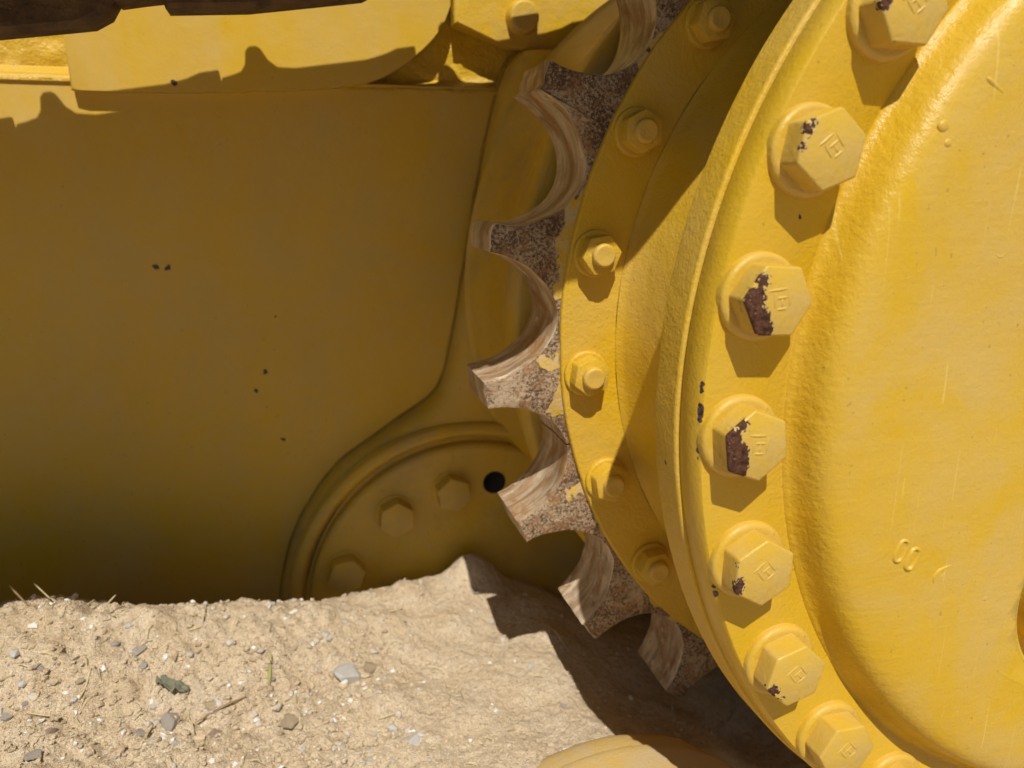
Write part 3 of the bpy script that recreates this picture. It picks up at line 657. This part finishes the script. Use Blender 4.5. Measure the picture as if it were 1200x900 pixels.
for kind, x, y, r, lab in STONES:
    o = finish(stone_mesh(rs, flatz=rs.uniform(.40, .70)), 'stone', M_ST[kind], None, 16)
    r *= .92; o.scale = (r, r, r); o.rotation_euler = (rs.uniform(-.2, .2), rs.uniform(-.2, .2), rs.uniform(-.5, .5)); o.location = (x, y, gz(x, y)+r*.06)
    tag(o, lab, 'stone', 'stones lying on the dirt')
def stick(pts, rad, name, mat, lift=.0016, flat_=1.0, ends=None):
    P = smooth_curve([(x, y, gz(x, y)+lift+(ends[i] if ends else 0)) for i, (x, y) in enumerate(pts)], 6); bm = bmesh.new(); rows = []
    for i, p in enumerate(P):
        p = Vector(p); t = (Vector(P[min(i+1, len(P)-1)])-Vector(P[max(i-1, 0)])).normalized(); u = t.cross(Vector((0, 0, 1))); u = u.normalized() if u.length > .01 else Vector((1, 0, 0)); v = u.cross(t); f = 1-.55*abs(2*i/(len(P)-1)-1)**3
        rows.append([bm.verts.new(p+u*rad*f*math.cos(q*math.pi/3)+v*rad*f*flat_*math.sin(q*math.pi/3)) for q in range(6)])
    for i in range(len(rows)-1):
        for q in range(6): bm.faces.new((rows[i][q], rows[i][(q+1) % 6], rows[i+1][(q+1) % 6], rows[i+1][q]))
    bm.faces.new(rows[0]); bm.faces.new(rows[-1][::-1])
    return finish(bm, name, mat, None, 60)
STICKS = [('straw', [(-.6683, .2325), (-.6654, .2412), (-.6624, .2497)], 'thin straw standing slanted beside a small tan stone at the left', None), ('straw', [(-.6257, .1921), (-.6226, .2046), (-.619, .2175)], 'long thin straw at the bottom left of the blocky grey stone', None), ('twig', [(-.592, .2172), (-.5752, .2269), (-.5558, .2371)], 'thin brown twig between the orange and dark brown stones', None),
 ('straw', [(-.664, .302), (-.655, .312)], 'short straw sticking up from the dirt crest at the left', (.0, .016)), ('straw', [(-.5978, .3106), (-.5901, .3300)], 'pale straw leaning on the dirt crest above the wide grey stone', None), ('straw', [(-.5905, .2991), (-.5901, .3188)], 'short upright pale straw just under the dirt crest', None),
 ('straw', [(-.6981, .2224), (-.6816, .2178)], 'pale straw lying flat at the lower left', None), ('straw', [(-.5962, .2381), (-.5972, .2265), (-.593, .2152)], 'fine bent straw right of the dull green leaf', None), ('grass', [(-.5404, .2472), (-.5390, .2728)], 'single green grass blade standing in the dirt', (0, .004)),
 ('straw', [(-.5205, .2325), (-.5212, .2452)], 'tiny straw right of the green grass blade', None), ('twig', [(-.715, .305), (-.7269, .3102)], 'dark twig end on the dirt crest at the far left', (0, .014)), ('straw', [(-.700, .308), (-.7105, .312)], 'fine straw hooked over the dirt crest at the far left', (.002, .012)),
 ('straw', [(-.4589, .2144), (-.4415, .2195)], 'fine straw lying left of the pale stone at the bottom', None), ('twig', [(-.7206, .2466), (-.711, .2476)], 'dark twig at the left edge beside the long flat grey stone', None), ('straw', [(-.2855, .2966), (-.2797, .270)], 'bright straw along the stepped shadow edge near the sprocket', (.003, .004))]
for kind, pts, lab, ends in STICKS:
    mt, rd, cat = {'straw': (M_STRAW, .00065, 'straw'), 'twig': (M_TWIG, .0008, 'twig'), 'grass': (M_GRASS, .0015, 'grass blade')}[kind]
    o = stick(pts, rd, {'straw': 'straw', 'twig': 'twig', 'grass': 'grass_blade'}[kind], mt, .0018, .6 if kind == 'grass' else 1, ends)
    tag(o, lab, cat, 'dry bits on the dirt')
# crumpled leaf
bm = bmesh.new(); g = []
for i in range(13):
    row = []
    for j in range(7):
        u = i/12*2-1; v = (j/6*2-1)*math.sqrt(max(0.02, 1-u*u*.96))
        row.append(bm.verts.new((u*.0135, v*(.0050+.0035*noise.noise(Vector((u*2.7, 8, 1))))+.003*u*u, .0035+.0065*noise.noise(Vector((u*3.3, v*2.6, 4)))+.003*abs(v)-.002*u)))
    g.append(row)
for i in range(12):
    for j in range(6): bm.faces.new((g[i][j], g[i+1][j], g[i+1][j+1], g[i][j+1]))
lf = finish(bm, 'dry_leaf', M_LEAF, None, 180); lf.location = (-.611, .2452, gz(-.611, .2452)); lf.rotation_euler = (0, .1, -.45)
mdl = lf.modifiers.new('thick', 'SOLIDIFY'); mdl.thickness = .0005
tag(lf, 'crumpled dull green leaf lying on the dirt', 'leaf')
# fine gravel too small to pick apart
def gravel(name, mat, N, seed, lo, hi):
    rs = random.Random(seed); tb = [stone_mesh(rs, sub=1) for _ in range(6)]
    tv = [([v.co.copy() for v in b.verts], [[v.index for v in f.verts] for f in b.faces]) for b in tb]
    V, F = [], []
    for _ in range(N):
        x = rs.uniform(-.82, -.16); y = rs.uniform(.12, .40)
        dens = .10+.90*max(0, min(1, (-.38-x)/.2)); dens *= .35+.65*max(0, min(1, (.34-y)/.12)); dens *= .3+1.1*max(0, noise.noise(Vector((x*11, y*11, seed)))+.35)
        if rs.random() > dens: continue
        r = lo*(hi/lo)**(rs.random()**2.6); z = gz(x, y)+r*.12; vs_, fs = rs.choice(tv); o = len(V); rm = Matrix.Rotation(rs.uniform(0, 6.28), 3, 'Z') @ Matrix.Rotation(rs.uniform(-.5, .5), 3, 'X')
        V += [tuple((rm @ v)*r+Vector((x, y, z))) for v in vs_]; F += [[i+o for i in f] for f in fs]
    me = bpy.data.meshes.new(name); me.from_pydata(V, [], F); me.materials.append(mat); o = link(bpy.data.objects.new(name, me)); o['kind'] = 'stuff'; return o
for nm_, mt, N, sd_, lo, hi, lab in (('dirt_crumbs', M_DIRT, 21000, 1, .0007, .0048, 'loose crumbs of sandy dirt'), ('grey_gravel', M_ST['grey'], 2700, 2, .0008, .0066, 'fine grey gravel in the dirt'), ('pale_gravel', M_ST['white'], 2600, 4, .0007, .0056, 'fine pale gravel in the dirt'), ('tan_gravel', M_ST['tan'], 3000, 6, .0009, .0072, 'fine tan gravel in the dirt')):
    o = gravel(nm_, mt, N, sd_, lo, hi); o['label'] = lab; o['category'] = 'gravel'

# fine straw litter
rs = random.Random(21); V, F = [], []
for _ in range(330):
    x = rs.uniform(-.80, -.25); y = rs.uniform(.13, .34)
    if rs.random() > .15+.85*max(0, min(1, (-.34-x)/.2)): continue
    L = rs.uniform(.003, .012); a = rs.uniform(0, math.pi); r = rs.uniform(.00018, .0004); dx, dy = math.cos(a)*L/2, math.sin(a)*L/2; z0 = gz(x-dx, y-dy)+.0008; z1 = gz(x+dx, y+dy)+.0008+rs.uniform(0, .002)
    nx, ny_ = -math.sin(a)*r, math.cos(a)*r; o = len(V)
    for ex, ez in ((-1, z0), (0, max(z0, z1)+.0006), (1, z1)): V += [(x+dx*ex+nx, y+dy*ex+ny_, ez), (x+dx*ex-nx, y+dy*ex-ny_, ez), (x+dx*ex, y+dy*ex, ez+r*1.6)]
    for q in (0, 3):
        for c in range(3): F.append((o+q+c, o+q+(c+1) % 3, o+q+3+(c+1) % 3, o+q+3+c))
me = bpy.data.meshes.new('straw_litter'); me.from_pydata(V, [], F); me.materials.append(M_STRAW); o = link(bpy.data.objects.new('straw_litter', me)); o['kind'] = 'stuff'; o['label'] = 'tiny bits of dry straw in the dirt'; o['category'] = 'straw'
